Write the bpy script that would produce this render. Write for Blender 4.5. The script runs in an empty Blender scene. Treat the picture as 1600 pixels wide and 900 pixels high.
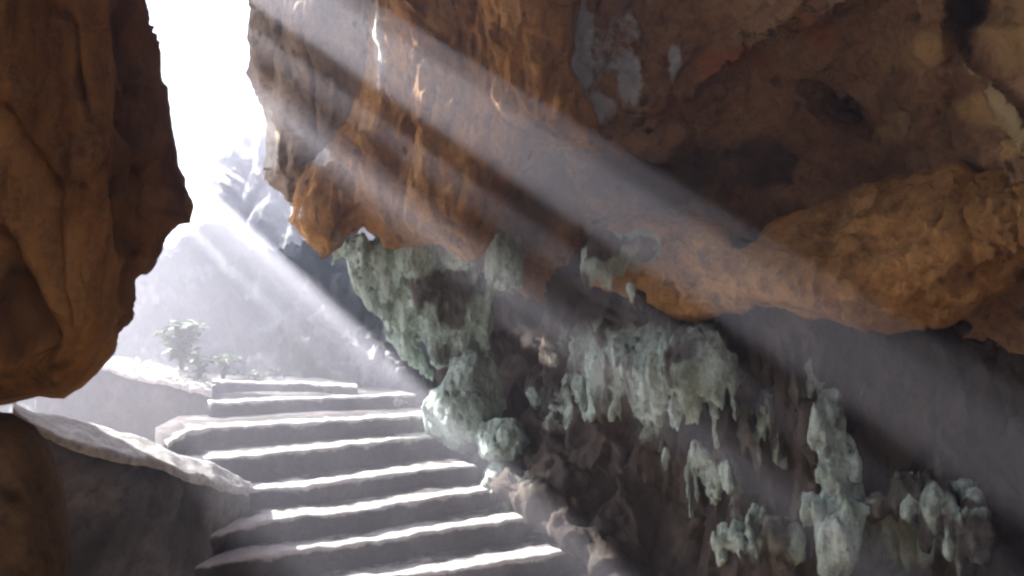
import bpy, math, random
import numpy as np
from mathutils import Vector

random.seed(7)
RNG = np.random.default_rng(11)
S = bpy.context.scene
COL = S.collection

# ------------------------------------------------------------------ camera model
F = 1155.0
PITCH = math.atan(70 / F)
EYE = np.array([0.0, 0.0, 2.2])          # eye 2.2 m above the cave floor
CP, SP = math.cos(PITCH), math.sin(PITCH)
SUN_AZ, SUN_EL = math.radians(60.7), math.radians(34.9)   # left of the view axis / above the horizon
SUN = np.array([-math.cos(SUN_EL) * math.sin(SUN_AZ), math.cos(SUN_EL) * math.cos(SUN_AZ), math.sin(SUN_EL)])


def rays(px, py):
    """view directions with unit forward (Y) distance"""
    px = np.asarray(px, float); py = np.asarray(py, float)
    x = (px - 800) / F
    u = (450 - py) / F
    Y = CP - SP * u
    Z = SP + CP * u
    return np.stack([x / Y, np.ones_like(Y), Z / Y], -1)


def at(px, py, d):
    return EYE + rays(px, py) * np.asarray(d, float)[..., None]


def at_level(px, py, e):
    """where the view ray meets the level e metres under the eye"""
    r = rays(px, py)
    return EYE + r * (-e / r[..., 2])[..., None]


# ------------------------------------------------------------------ noise
_G = np.array([[1, 1, 0], [-1, 1, 0], [1, -1, 0], [-1, -1, 0], [1, 0, 1], [-1, 0, 1], [1, 0, -1], [-1, 0, -1],
               [0, 1, 1], [0, -1, 1], [0, 1, -1], [0, -1, -1], [1, 1, 0], [-1, 1, 0], [0, -1, 1], [0, -1, -1]], np.float32)
_PERM = np.random.default_rng(5).permutation(256)
_PERM = np.concatenate([_PERM, _PERM, _PERM])


def pn(P, scale=1.0, off=0.0):
    """Perlin gradient noise, about -1..1"""
    P = np.asarray(P, np.float32) * np.float32(scale) + np.float32(off)
    sh = P.shape[:-1]
    P = P.reshape(-1, 3)
    i = np.floor(P).astype(np.int64)
    f = P - i
    i &= 255
    w = f * f * f * (f * (f * 6 - 15) + 10)
    out = np.zeros(len(P), np.float32)
    for dx in (0, 1):
        wx = w[:, 0] if dx else 1 - w[:, 0]
        hx = _PERM[i[:, 0] + dx]
        for dy in (0, 1):
            wy = w[:, 1] if dy else 1 - w[:, 1]
            hy = _PERM[hx + i[:, 1] + dy]
            for dz in (0, 1):
                wz = w[:, 2] if dz else 1 - w[:, 2]
                g = _G[_PERM[hy + i[:, 2] + dz] & 15]
                d = g[:, 0] * (f[:, 0] - dx) + g[:, 1] * (f[:, 1] - dy) + g[:, 2] * (f[:, 2] - dz)
                out += wx * wy * wz * d
    return out.reshape(sh)


def fbm(P, scale, octv=4, gain=0.5, off=0.0, stretch=(1, 1, 1)):
    P = np.asarray(P, np.float32) * np.array(stretch, np.float32)
    t = 0; a = 1.0
    for k in range(octv):
        t = t + a * pn(P, scale * 2 ** k, off + 17.3 * k)
        a *= gain
    return t


def ridge(P, scale, octv=4, gain=0.5, off=0.0, stretch=(1, 1, 1)):
    P = np.asarray(P, np.float32) * np.array(stretch, np.float32)
    t = 0; a = 1.0
    for k in range(octv):
        t = t + a * (1 - 2 * np.abs(pn(P, scale * 2 ** k, off + 9.7 * k)))
        a *= gain
    return t


def facet(P, scale, tilt=0.8, off=0.0, stretch=(1, 1, 1)):
    """broken rock: flat tilted faces, one per cell of a random tiling"""
    sh = P.shape[:-1]
    Q = (np.asarray(P, np.float32) * np.array(stretch, np.float32) * scale + off).reshape(-1, 3)
    Q = Q + 0.25 * np.stack([pn(Q, 1.3, 3.3), pn(Q, 1.3, 13.3), pn(Q, 1.3, 23.3)], -1)
    i = np.floor(Q).astype(np.int64)
    best = np.full(len(Q), 1e9, np.float32); val = np.zeros(len(Q), np.float32); sec = best.copy()
    for dx in (-1, 0, 1):
        for dy in (-1, 0, 1):
            for dz in (-1, 0, 1):
                c = i + (dx, dy, dz)
                hsh = _PERM[(_PERM[(_PERM[c[:, 0] & 255] + c[:, 1]) & 255] + c[:, 2]) & 255]
                h2 = _PERM[hsh + 37]; h3 = _PERM[hsh + 91]; h4 = _PERM[hsh + 150]
                r = Q - (c + np.stack([hsh, h2, h3], -1) / 255.0)
                d = (r * r).sum(-1)
                v = (h4 / 127.5 - 1) * 0.5 + tilt * (r[:, 0] * (h2 / 127.5 - 1) + r[:, 1] * (h3 / 127.5 - 1) + r[:, 2] * (hsh / 127.5 - 1))
                m = d < best
                sec = np.where(m, best, np.minimum(sec, d))
                val = np.where(m, v, val); best = np.where(m, d, best)
    gap = np.sqrt(sec) - np.sqrt(best)
    return (val * sstep(0, 0.08, gap) - 0.10 * (1 - sstep(0, 0.07, gap))).reshape(sh)


def sstep(a, b, x):
    t = np.clip((x - a) / (b - a), 0, 1)
    return t * t * (3 - 2 * t)


# ------------------------------------------------------------------ objects
def mesh_obj(name, verts, faces, mat=None, attrs=None, smooth=True, parent=None):
    me = bpy.data.meshes.new(name)
    verts = np.asarray(verts, np.float32)
    if isinstance(faces, np.ndarray):
        n, k = faces.shape
        me.vertices.add(len(verts)); me.vertices.foreach_set('co', verts.ravel())
        me.loops.add(n * k); me.loops.foreach_set('vertex_index', faces.astype(np.int32).ravel())
        me.polygons.add(n)
        me.polygons.foreach_set('loop_start', np.arange(0, n * k, k, dtype=np.int32))
        me.update(calc_edges=True)
        me.validate()
    else:
        me.from_pydata([tuple(map(float, v)) for v in verts], [], [tuple(map(int, f)) for f in faces])
        me.update()
    for k, a in (attrs or {}).items():
        at_ = me.attributes.new(k, 'FLOAT', 'POINT')
        at_.data.foreach_set('value', np.asarray(a, np.float32))
    if smooth:
        me.polygons.foreach_set('use_smooth', np.ones(len(me.polygons), bool))
    if mat:
        me.materials.append(mat)
    o = bpy.data.objects.new(name, me)
    COL.objects.link(o)
    if parent:
        o.parent = parent
    return o


def tag(o, label=None, cat=None, group=None, kind=None):
    if label: o['label'] = label
    if cat: o['category'] = cat
    if group: o['group'] = group
    if kind: o['kind'] = kind
    return o


def empty(name, loc=(0, 0, 0)):
    o = bpy.data.objects.new(name, None)
    o.empty_display_size = 0.1
    o.location = loc
    COL.objects.link(o)
    return o


def tps(pts):
    """thin-plate surface through (x, y, value) controls"""
    pts = np.array(pts, float)
    X = pts[:, :2] / 400.0
    n = len(X)

    def U(r2):
        return np.where(r2 > 0, r2 * np.log(np.maximum(r2, 1e-12)), 0)
    A = np.zeros((n + 3, n + 3))
    A[:n, :n] = U(((X[:, None] - X[None]) ** 2).sum(-1)) + 0.02 * np.eye(n)
    A[:n, n] = 1; A[:n, n + 1:] = X
    A[n, :n] = 1; A[n + 1:, :n] = X.T
    c = np.linalg.solve(A, np.concatenate([pts[:, 2], [0, 0, 0]]))

    def f(x, y):
        x = x / 400.0; y = y / 400.0
        t = c[n] + c[n + 1] * x + c[n + 2] * y
        for k in range(n):
            t = t + c[k] * U((x - X[k, 0]) ** 2 + (y - X[k, 1]) ** 2)
        return t
    return f


def poly_dist(poly, x, y):
    """distance to an outline, the nearest point on it, and inside or not"""
    poly = np.array(poly, float)
    best = np.full(x.shape, 1e18); nx = np.zeros_like(x); ny = np.zeros_like(y)
    ins = np.zeros(x.shape, bool)
    for k in range(len(poly)):
        ax, ay = poly[k]; bx, by = poly[(k + 1) % len(poly)]
        dx, dy = bx - ax, by - ay
        t = np.clip(((x - ax) * dx + (y - ay) * dy) / (dx * dx + dy * dy + 1e-12), 0, 1)
        qx, qy = ax + t * dx, ay + t * dy
        d = (x - qx) ** 2 + (y - qy) ** 2
        m = d < best
        best = np.where(m, d, best); nx = np.where(m, qx, nx); ny = np.where(m, qy, ny)
        c = (ay > y) != (by > y)
        with np.errstate(divide='ignore', invalid='ignore'):
            xi = ax + (y - ay) / (by - ay if by != ay else 1e-9) * dx
        ins ^= c & (x < xi)
    return np.sqrt(best), nx, ny, ins


def rough_outline(poly, amp=6.0, seg=14.0, seed=0):
    """break a traced outline into short irregular pieces"""
    out = []
    poly = np.array(poly, float)
    for k in range(len(poly)):
        a, b = poly[k], poly[(k + 1) % len(poly)]
        n = max(1, int(np.hypot(*(b - a)) / seg))
        for j in range(n):
            out.append(a + (b - a) * j / n)
    out = np.array(out)
    q = np.stack([out[:, 0] * 0.02, out[:, 1] * 0.02, np.full(len(out), 3.1 * seed + .5)], -1)
    out[:, 0] += amp * (fbm(q, 1.0, 3))
    out[:, 1] += amp * (fbm(q, 1.0, 3, off=40.2))
    return out


def rock_body(name, poly, depth, mat, step=5, round_px=60, round_d=0.6, thick=1.0, disp=None, masks=None,
              outline=6.0, seed=0, smooth=True, parent=None):
    """A closed rock: its outline and relief as seen from the cave, its own distance, size and thickness."""
    poly = rough_outline(poly, outline, 14, seed)
    x0, y0 = poly.min(0) - step; x1, y1 = poly.max(0) + step
    gx = np.arange(x0, x1 + step, step); gy = np.arange(y0, y1 + step, step)
    X, Y = np.meshgrid(gx, gy)
    d, nx, ny, ins = poly_dist(poly, X, Y)
    cx = (X[:-1, :-1] + X[1:, 1:]) / 2; cy = (Y[:-1, :-1] + Y[1:, 1:]) / 2
    cell = poly_dist(poly, cx, cy)[3]
    used = np.zeros(X.shape, bool)
    for a in (0, 1):
        for b in (0, 1):
            used[a:a + cell.shape[0], b:b + cell.shape[1]] |= cell
    full = np.ones(X.shape, bool)       # every cell around the vertex kept?
    pad = np.pad(cell, 1)
    for a in (0, 1):
        for b in (0, 1):
            full &= pad[a:a + X.shape[0], b:b + X.shape[1]]
    edge = used & ~full
    X = np.where(edge, nx, X); Y = np.where(edge, ny, Y)
    d = np.where(edge, 0, d)
    f = depth if callable(depth) else tps(depth)
    e = np.clip(d / round_px, 0, 1)
    D = f(X, Y)
    rnd = round_d * (1 - np.sqrt(np.maximum(0, 1 - (1 - e) ** 2)))
    Df = D + rnd
    P = at(X, Y, Df)
    P0 = at(X, Y, D)
    N0 = np.cross(np.gradient(P0, axis=1), np.gradient(P0, axis=0))
    N0 /= np.linalg.norm(N0, axis=-1, keepdims=True) + 1e-9
    N0 *= np.sign((N0 * (EYE - P0)).sum(-1, keepdims=True))
    O = np.stack([nx - X, ny - Y], -1) / np.maximum(d, 1e-6)[..., None]
    O = np.where((used & (d > 0.3 * step))[..., None], O, 0)
    for _ in range(5):
        Op = np.pad(O, ((1, 1), (1, 1), (0, 0)))
        O = sum(Op[a:a + X.shape[0], b:b + X.shape[1]] for a in (0, 1, 2) for b in (0, 1, 2))
        O /= np.linalg.norm(O, axis=-1, keepdims=True) + 1e-9
    out = O[..., :1] * np.array([1.0, 0, 0]) - O[..., 1:] * np.array([0, -SP, CP])
    sn = (1 - e)[..., None]
    N = N0 * np.sqrt(np.maximum(0.05, 1 - sn ** 2)) + out * sn
    N /= np.linalg.norm(N, axis=-1, keepdims=True) + 1e-9
    R = rays(X, Y); R /= np.linalg.norm(R, axis=-1, keepdims=True)
    e2 = np.clip(d / (round_px * 1.6), 0, 1)
    B = at(X, Y, D + round_d) + R * (thick * np.sqrt(np.maximum(0, 1 - (1 - e2) ** 2)))[..., None]
    if disp is not None:
        h = disp(P, X, Y)
        h = h * (0.38 + 0.62 * sstep(0, 0.35, e))
        P = P + N * h[..., None]
        B = np.where((e2 < 1)[..., None], B + N * (h * (1 - e2))[..., None], B)
        B = np.where(edge[..., None], P, B)
    idx = -np.ones(X.shape, np.int64)
    idx[used] = np.arange(used.sum())
    n = used.sum()
    bidx = idx.copy()
    inner = used & ~edge
    bidx[inner] = n + np.arange(inner.sum())
    V = np.concatenate([P[used], B[inner]])
    q = lambda I: np.stack([I[:-1, :-1][cell], I[1:, :-1][cell], I[1:, 1:][cell], I[:-1, 1:][cell]], -1)
    Fc = np.concatenate([q(idx), q(bidx)[:, ::-1]])
    at_ = {}
    for k, fn in (masks or {}).items():
        a = fn(P, X, Y)
        at_[k] = np.concatenate([a[used], a[inner]])
    return mesh_obj(name, V, Fc, mat, at_, smooth, parent)


# ------------------------------------------------------------------ distance-field sculpting
def surface_nets(Fd, org, h):
    s = Fd < 0
    c = np.zeros(tuple(n - 1 for n in Fd.shape), np.int8)
    for a in (0, 1):
        for b in (0, 1):
            for g in (0, 1):
                c += s[a:a + c.shape[0], b:b + c.shape[1], g:g + c.shape[2]]
    act = (c > 0) & (c < 8)
    I = np.argwhere(act)
    cid = -np.ones(act.shape, np.int64); cid[act] = np.arange(len(I))
    acc = np.zeros((len(I), 3)); cnt = np.zeros(len(I))
    corners = [(a, b, g) for a in (0, 1) for b in (0, 1) for g in (0, 1)]
    for p in corners:
        for ax in range(3):
            if p[ax]: continue
            r = list(p); r[ax] = 1
            va = Fd[I[:, 0] + p[0], I[:, 1] + p[1], I[:, 2] + p[2]]
            vb = Fd[I[:, 0] + r[0], I[:, 1] + r[1], I[:, 2] + r[2]]
            m = (va < 0) != (vb < 0)
            t = np.where(m, va / np.where(va == vb, 1, va - vb), 0)
            pt = np.tile(np.array(p, float), (len(I), 1)); pt[:, ax] += t
            acc[m] += pt[m]; cnt[m] += 1
    V = org + h * (I + acc / cnt[:, None])
    quads = []
    for ax in range(3):
        sl0 = [slice(None)] * 3; sl1 = [slice(None)] * 3
        sl0[ax] = slice(0, -1); sl1[ax] = slice(1, None)
        ch = s[tuple(sl0)] != s[tuple(sl1)]
        E = np.argwhere(ch)
        b, g = [k for k in range(3) if k != ax]
        ok = (E[:, b] > 0) & (E[:, g] > 0) & (E[:, b] < Fd.shape[b] - 1) & (E[:, g] < Fd.shape[g] - 1)
        E = E[ok]
        ins = s[tuple(E.T)]
        qs = []
        for ob, og in ((0, 0), (1, 0), (1, 1), (0, 1)):
            C = E.copy(); C[:, b] -= ob; C[:, g] -= og
            qs.append(cid[tuple(C.T)])
        Q = np.stack(qs, -1)
        flip = ins if ax != 1 else ~ins
        Q[flip] = Q[flip][:, ::-1]
        quads.append(Q)
    return V, np.concatenate(quads)


def sdf_cone(P, a, b, ra, rb):
    a = np.asarray(a, np.float32); b = np.asarray(b, np.float32)
    ab = b - a
    t = np.clip(((P - a) @ ab) / (ab @ ab + 1e-9), 0, 1)
    return np.linalg.norm(P - a - t[..., None] * ab, axis=-1) - (ra + (rb - ra) * t)


def sdf_ball(P, c, r):
    r = np.asarray(r, np.float32) * np.ones(3, np.float32)
    q = (P - np.asarray(c, np.float32)) / r
    k = np.linalg.norm(q, axis=-1)
    return (k - 1) * r.min()


def sculpt(name, prims, mat, h=0.03, k=0.06, noise=None, masks=None, parent=None, smooth=True):
    """prims: ('c', a, b, ra, rb) tapered limbs and ('b', centre, radii) lumps, melted together"""
    lo = np.full(3, 1e9); hi = -lo
    for p in prims:
        if p[0] == 'c':
            for q, r in ((p[1], p[3]), (p[2], p[4])):
                lo = np.minimum(lo, np.array(q) - r); hi = np.maximum(hi, np.array(q) + r)
        else:
            lo = np.minimum(lo, np.array(p[1]) - np.array(p[2])); hi = np.maximum(hi, np.array(p[1]) + np.array(p[2]))
    lo = lo - 0.14; hi = hi + 0.14
    n = np.ceil((hi - lo) / h).astype(int) + 1
    ax = [lo[i] + h * np.arange(n[i]) for i in range(3)]
    P = np.stack(np.meshgrid(*ax, indexing='ij'), -1).astype(np.float32)
    d = None
    for p in prims:
        q = sdf_cone(P, *p[1:]) if p[0] == 'c' else sdf_ball(P, *p[1:])
        if d is None: d = q
        else:
            t = np.clip(0.5 + 0.5 * (d - q) / k, 0, 1)
            d = d * (1 - t) + q * t - k * t * (1 - t)
    if noise is not None:
        near = np.abs(d) < 0.25
        d[near] += noise(P[near])
    d[0], d[-1] = 1, 1; d[:, 0], d[:, -1] = 1, 1; d[:, :, 0], d[:, :, -1] = 1, 1
    V, Q = surface_nets(d, lo, h)
    at_ = {kk: fn(V) for kk, fn in (masks or {}).items()}
    return mesh_obj(name, V, Q, mat, at_, smooth, parent)


# ------------------------------------------------------------------ materials
class NT:
    def __init__(self, name):
        self.m = bpy.data.materials.new(name)
        self.m.use_nodes = True
        self.t = self.m.node_tree
        self.n = self.t.nodes
        self.n.clear()
        self.out = self.n.new('ShaderNodeOutputMaterial')
        self.b = self.n.new('ShaderNodeBsdfPrincipled')
        self.t.links.new(self.b.outputs[0], self.out.inputs[0])

    def link(self, a, b):
        self.t.links.new(a, b)

    def new(self, t, **kw):
        n = self.n.new(t)
        for k, v in kw.items():
            setattr(n, k, v)
        return n

    def coords(self, scale=(1, 1, 1)):
        g = self.new('ShaderNodeTexCoord')
        m = self.new('ShaderNodeMapping')
        m.inputs['Scale'].default_value = scale
        self.link(g.outputs['Object'], m.inputs[0])
        return m.outputs[0]

    def noise(self, vec, scale, detail=6, rough=0.6, dist=0.0):
        n = self.new('ShaderNodeTexNoise')
        n.inputs['Scale'].default_value = scale
        n.inputs['Detail'].default_value = detail
        n.inputs['Roughness'].default_value = rough
        n.inputs['Distortion'].default_value = dist
        self.link(vec, n.inputs['Vector'])
        return n.outputs[0]

    def ramp(self, fac, stops):
        r = self.new('ShaderNodeValToRGB')
        els = r.color_ramp.elements
        while len(els) < len(stops): els.new(0.5)
        for e, (p, c) in zip(els, stops):
            e.position = p
            e.color = (*c, 1) if len(c) == 3 else c
        self.link(fac, r.inputs[0])
        return r.outputs[0]

    def math(self, op, a, b=None, c=None, clamp=False):
        n = self.new('ShaderNodeMath', operation=op, use_clamp=clamp)
        for i, v in enumerate((a, b, c)):
            if v is None: continue
            if isinstance(v, (int, float)): n.inputs[i].default_value = v
            else: self.link(v, n.inputs[i])
        return n.outputs[0]

    def mix(self, fac, a, b):
        n = self.new('ShaderNodeMix', data_type='RGBA')
        for sock, v in ((n.inputs[0], fac), (n.inputs[6], a), (n.inputs[7], b)):
            if isinstance(v, (int, float)): sock.default_value = v
            elif isinstance(v, tuple): sock.default_value = (*v, 1)
            else: self.link(v, sock)
        return n.outputs[2]

    def attr(self, name):
        a = self.new('ShaderNodeAttribute', attribute_name=name)
        return a.outputs['Fac']

    def bump(self, h, strength=0.5, dist=0.05):
        b = self.new('ShaderNodeBump')
        b.inputs['Strength'].default_value = strength
        b.inputs['Distance'].default_value = dist
        self.link(h, b.inputs['Height'])
        self.link(b.outputs[0], self.b.inputs['Normal'])


def rock_mat(name, stops, scale=1.5, stretch=(1, 1, 1), zones=(), pits=None, rough=0.9, bump=(0.85, 0.08), fine=9.0):
    """stops: colour ramp of the stone; zones: (attribute, colour a, colour b, noise) mineral, algae or painted-light coats"""
    t = NT(name)
    v = t.coords(stretch)
    v1 = t.coords()
    a = t.noise(v, scale, 9, 0.62, 0.3)
    f = t.noise(v, scale * fine, 6, 0.65)
    gr = t.noise(v1, 34.0, 5, 0.7)
    c = t.ramp(a, stops)
    d = t.ramp(t.math('ADD', t.math('MULTIPLY', f, 0.6), t.math('MULTIPLY', gr, 0.4)), [(0.34, (0.35, 0.35, 0.35)), (0.5, (0.95, 0.95, 0.95)), (0.64, (1.3, 1.3, 1.3))])
    mul = t.new('ShaderNodeMix', data_type='RGBA', blend_type='MULTIPLY')
    mul.inputs[0].default_value = 1
    t.link(c, mul.inputs[6]); t.link(d, mul.inputs[7])
    c = mul.outputs[2]
    hgt = t.math('ADD', t.math('MULTIPLY', a, 0.8), t.math('ADD', t.math('MULTIPLY', f, 0.55), t.math('MULTIPLY', gr, 0.4)))
    if pits:
        psc, pc = pits
        vo = t.new('ShaderNodeTexVoronoi'); vo.inputs['Scale'].default_value = psc
        t.link(v, vo.inputs['Vector'])
        vd = t.math('ADD', vo.outputs['Distance'], t.math('MULTIPLY', t.noise(v1, psc * 1.7, 3), 0.5))
        pf = t.ramp(vd, [(0.36, (1, 1, 1)), (0.52, (0, 0, 0))])
        pf2 = t.math('MULTIPLY', pf, t.ramp(t.noise(v1, psc * 0.23, 3), [(0.44, (0, 0, 0)), (0.58, (1, 1, 1))]))
        c = t.mix(t.math('MULTIPLY', pf2, 0.85), c, pc)
        hgt = t.math('SUBTRACT', hgt, t.math('MULTIPLY', pf2, 0.5))
    for i, (att, ca, cb, sc) in enumerate(zones):
        n1 = t.noise(v, sc, 8, 0.68, 0.2)
        m = t.math('ADD', t.attr(att), t.math('MULTIPLY', t.math('SUBTRACT', n1, 0.5), 1.5))
        m = t.ramp(m, [(0.40, (0, 0, 0)), (0.62, (1, 1, 1))])
        cc = t.mix(t.ramp(t.noise(v, sc * 2.7, 6, 0.6), [(0.35, (0, 0, 0)), (0.65, (1, 1, 1))]), ca, cb)
        m = t.math('MULTIPLY', m, t.math('GREATER_THAN', t.attr(att), 0.02))
        c = t.mix(m, c, cc)
    t.link(c, t.b.inputs['Base Color'])
    t.b.inputs['Roughness'].default_value = rough
    t.b.inputs['Specular IOR Level'].default_value = 0.15
    t.bump(hgt, *bump)
    return t.m


GREEN_A, GREEN_B = (0.30, 0.37, 0.31), (0.52, 0.60, 0.52)
M = {}
M['orange'] = rock_mat('orange rock', [(0.25, (0.10, 0.05, 0.018)), (0.45, (0.33, 0.165, 0.05)), (0.6, (0.50, 0.27, 0.09)), (0.8, (0.60, 0.39, 0.18))],
                       1.6, (1, 1, 0.4), zones=[('pale', (0.42, 0.40, 0.36), (0.7, 0.68, 0.63), 3.0), ('green', GREEN_A, GREEN_B, 2.5)], pits=(9.0, (0.05, 0.025, 0.012)))
M['ledge'] = rock_mat('ochre rock', [(0.25, (0.12, 0.065, 0.026)), (0.45, (0.37, 0.195, 0.066)), (0.62, (0.55, 0.315, 0.115)), (0.8, (0.66, 0.43, 0.20))],
                      0.95, (1, 1, 0.9), zones=[('green', (0.22, 0.20, 0.15), (0.36, 0.34, 0.27), 2.5)], pits=(4.0, (0.16, 0.085, 0.035)))
M['brown'] = rock_mat('brown rock', [(0.25, (0.11, 0.06, 0.032)), (0.5, (0.34, 0.20, 0.105)), (0.75, (0.5, 0.33, 0.18))],
                      1.1, (1, 1, 1), zones=[('dark_patch', (0.08, 0.055, 0.04), (0.15, 0.10, 0.07), 1.6), ('red', (0.36, 0.13, 0.04), (0.46, 0.2, 0.07), 3.0), ('ochre', (0.40, 0.25, 0.10), (0.54, 0.37, 0.16), 2.0), ('rib', (0.5, 0.40, 0.2), (0.62, 0.5, 0.27), 2.0), ('pale', (0.46, 0.53, 0.62), (0.64, 0.70, 0.78), 4.0)], pits=(5.0, (0.03, 0.018, 0.01)))
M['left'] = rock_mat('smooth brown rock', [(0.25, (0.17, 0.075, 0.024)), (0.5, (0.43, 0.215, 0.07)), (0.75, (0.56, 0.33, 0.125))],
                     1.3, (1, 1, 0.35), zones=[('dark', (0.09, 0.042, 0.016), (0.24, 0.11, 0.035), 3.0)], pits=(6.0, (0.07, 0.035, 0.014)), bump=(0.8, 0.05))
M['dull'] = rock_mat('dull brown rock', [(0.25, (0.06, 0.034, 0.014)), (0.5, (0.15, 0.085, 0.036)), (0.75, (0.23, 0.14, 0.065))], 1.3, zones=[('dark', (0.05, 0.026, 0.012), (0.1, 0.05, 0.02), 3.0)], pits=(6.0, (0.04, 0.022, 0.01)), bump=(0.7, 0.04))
M['wall'] = rock_mat('dark cave limestone', [(0.25, (0.045, 0.036, 0.030)), (0.5, (0.10, 0.08, 0.065)), (0.75, (0.16, 0.13, 0.10))],
                     1.6, (1, 1, 0.3), zones=[('green', (0.28, 0.335, 0.28), (0.52, 0.62, 0.54), 4.0)])
M['flow'] = rock_mat('algae green flowstone', [(0.25, (0.22, 0.28, 0.24)), (0.45, (0.43, 0.54, 0.47)), (0.62, (0.58, 0.71, 0.63)), (0.8, (0.70, 0.79, 0.72))],
                     2.6, (1, 1, 0.45), zones=[('dark', (0.07, 0.062, 0.05), (0.18, 0.17, 0.14), 4.5)])
M['step'] = rock_mat('pale stone step', [(0.28, (0.035, 0.031, 0.03)), (0.5, (0.085, 0.075, 0.072)), (0.72, (0.17, 0.155, 0.148))], 3.0, zones=[('lit_nose', (0.50, 0.48, 0.46), (0.66, 0.64, 0.62), 5.0)], bump=(0.6, 0.02))
M['coping'] = rock_mat('pale weathered coping', [(0.25, (0.34, 0.33, 0.31)), (0.5, (0.5, 0.49, 0.47)), (0.75, (0.64, 0.63, 0.6))], 3.0, bump=(0.6, 0.02))
M['buttress'] = rock_mat('pale stained rock', [(0.25, (0.12, 0.08, 0.05)), (0.45, (0.27, 0.20, 0.14)), (0.62, (0.40, 0.32, 0.23)), (0.8, (0.52, 0.45, 0.36))],
                      1.6, (1, 1, 0.45), zones=[('pale', (0.42, 0.40, 0.36), (0.7, 0.68, 0.63), 3.0), ('ochre', (0.36, 0.2, 0.06), (0.5, 0.32, 0.1), 2.5)], pits=(9.0, (0.06, 0.04, 0.025)))
M['wallstone'] = rock_mat('grey rendered wall', [(0.32, (0.06, 0.06, 0.06)), (0.48, (0.14, 0.138, 0.138)), (0.60, (0.25, 0.245, 0.245)), (0.72, (0.38, 0.375, 0.37))], 1.4, bump=(0.4, 0.015))
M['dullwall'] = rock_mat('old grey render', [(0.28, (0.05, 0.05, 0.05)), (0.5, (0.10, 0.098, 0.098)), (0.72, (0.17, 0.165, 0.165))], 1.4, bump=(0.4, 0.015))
M['hill'] = rock_mat('limestone hillside', [(0.25, (0.03, 0.045, 0.025)), (0.46, (0.05, 0.065, 0.04)), (0.56, (0.16, 0.17, 0.145)), (0.66, (0.45, 0.44, 0.42))], 0.8)
M['cliff'] = rock_mat('pale limestone cliff', [(0.25, (0.25, 0.25, 0.24)), (0.5, (0.42, 0.42, 0.40)), (0.75, (0.6, 0.6, 0.58))], 0.7)
M['bounce_earth'] = rock_mat('bounce ochre earth', [(0.25, (0.40, 0.27, 0.15)), (0.5, (0.54, 0.38, 0.22)), (0.75, (0.65, 0.48, 0.30))], 0.5)  # pale ochre set to bounce warm fill light into the cave
M['ground'] = rock_mat('trodden earth', [(0.25, (0.05, 0.04, 0.03)), (0.5, (0.10, 0.08, 0.06)), (0.75, (0.16, 0.13, 0.10))], 1.2)


def leaf_mat(name, a, b):
    t = NT(name)
    n = t.noise(t.coords(), 6.0, 3)
    t.link(t.mix(t.ramp(n, [(0.35, (0, 0, 0)), (0.65, (1, 1, 1))]), a, b), t.b.inputs['Base Color'])
    t.b.inputs['Roughness'].default_value = 0.5
    t.b.inputs['Transmission Weight'].default_value = 0.0
    return t.m


M['leaf'] = leaf_mat('leaf green', (0.05, 0.11, 0.03), (0.12, 0.20, 0.06))
M['stem'] = leaf_mat('woody stem', (0.08, 0.06, 0.04), (0.14, 0.11, 0.08))

# ------------------------------------------------------------------ light and air
HAZE, HAZE_G, HAZE_COL = 0.058, 0.45, (0.87, 0.865, 1.0, 1)
ZTOP = 9.6
SUN_E, SKY_E, EXPO = 5.0, 0.085, 3.35
SLITS = [(-0.33, -0.29, 2.2, 6.8), (-0.295, -0.225, 2.2, 3.95), (-0.205, -0.162, 2.2, 4.0), (-0.132, -0.082, 2.2, 6.4), (-0.077, 0.004, 2.6, 6.4)]
SHADE_CLEFTS = [(-0.522, -0.478), (-0.592, -0.572)]
REAR_HOLE = (1.5, 2.6, 4.4)  # unseen rear opening, widened to let fill light in


def BEAMS(r, u):
    """clefts where the lower opening reaches further in"""
    return ((r > -0.60) & (u > 1.5)) | ((np.abs(r + 0.72) < 0.04) & (u > 1.8))


def BARS(r, u):
    """the foot of the lower opening is closed near the viewer"""
    return (r < -0.92) & (u < 2.75)

# ------------------------------------------------------------------ relief recipes
def rel(big=0.25, mid=0.10, fine=0.03, sc=0.7, stretch=(1, 1, 0.55), off=0.0, sharp=0.5):
    def f(P, X, Y):
        h = big * fbm(P, sc, 3, off=off, stretch=stretch)
        h = h + mid * (sharp * (ridge(P, sc * 3, 3, off=off + 5, stretch=stretch) - 0.6) + (1 - sharp) * fbm(P, sc * 3, 3, off=off + 8, stretch=stretch))
        h = h + fine * fbm(P, sc * 12, 3, off=off + 3, stretch=stretch)
        return h
    return f


def crag(big=0.2, f1=0.14, f2=0.06, fine=0.025, pit=0.05, sc=0.8, stretch=(1, 1, 0.6), off=0.0):
    """broken, pitted rock face"""
    def f(P, X, Y):
        h = big * fbm(P, sc, 3, off=off, stretch=stretch)
        h = h + f1 * facet(P, sc * 2.2, 0.8, off + 4, stretch) + f2 * facet(P, sc * 5.5, 0.8, off + 9, stretch)
        h = h + fine * fbm(P, sc * 14, 3, 0.6, off=off + 3, stretch=stretch)
        h = h - pit * sstep(0.12, 0.5, fbm(P, sc * 7, 3, off=off + 6, stretch=stretch)) * sstep(-0.2, 0.3, pn(P, sc * 1.5, off + 1))
        return h
    return f


def blobs(*bl):
    """soft zones: (x, y, rx, ry, weight)"""
    def f(P, X, Y):
        a = np.zeros_like(X)
        for x, y, rx, ry, w in bl:
            a = np.maximum(a, w * np.exp(-(((X - x) / rx) ** 2 + ((Y - y) / ry) ** 2)))
        return a
    return f


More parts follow.
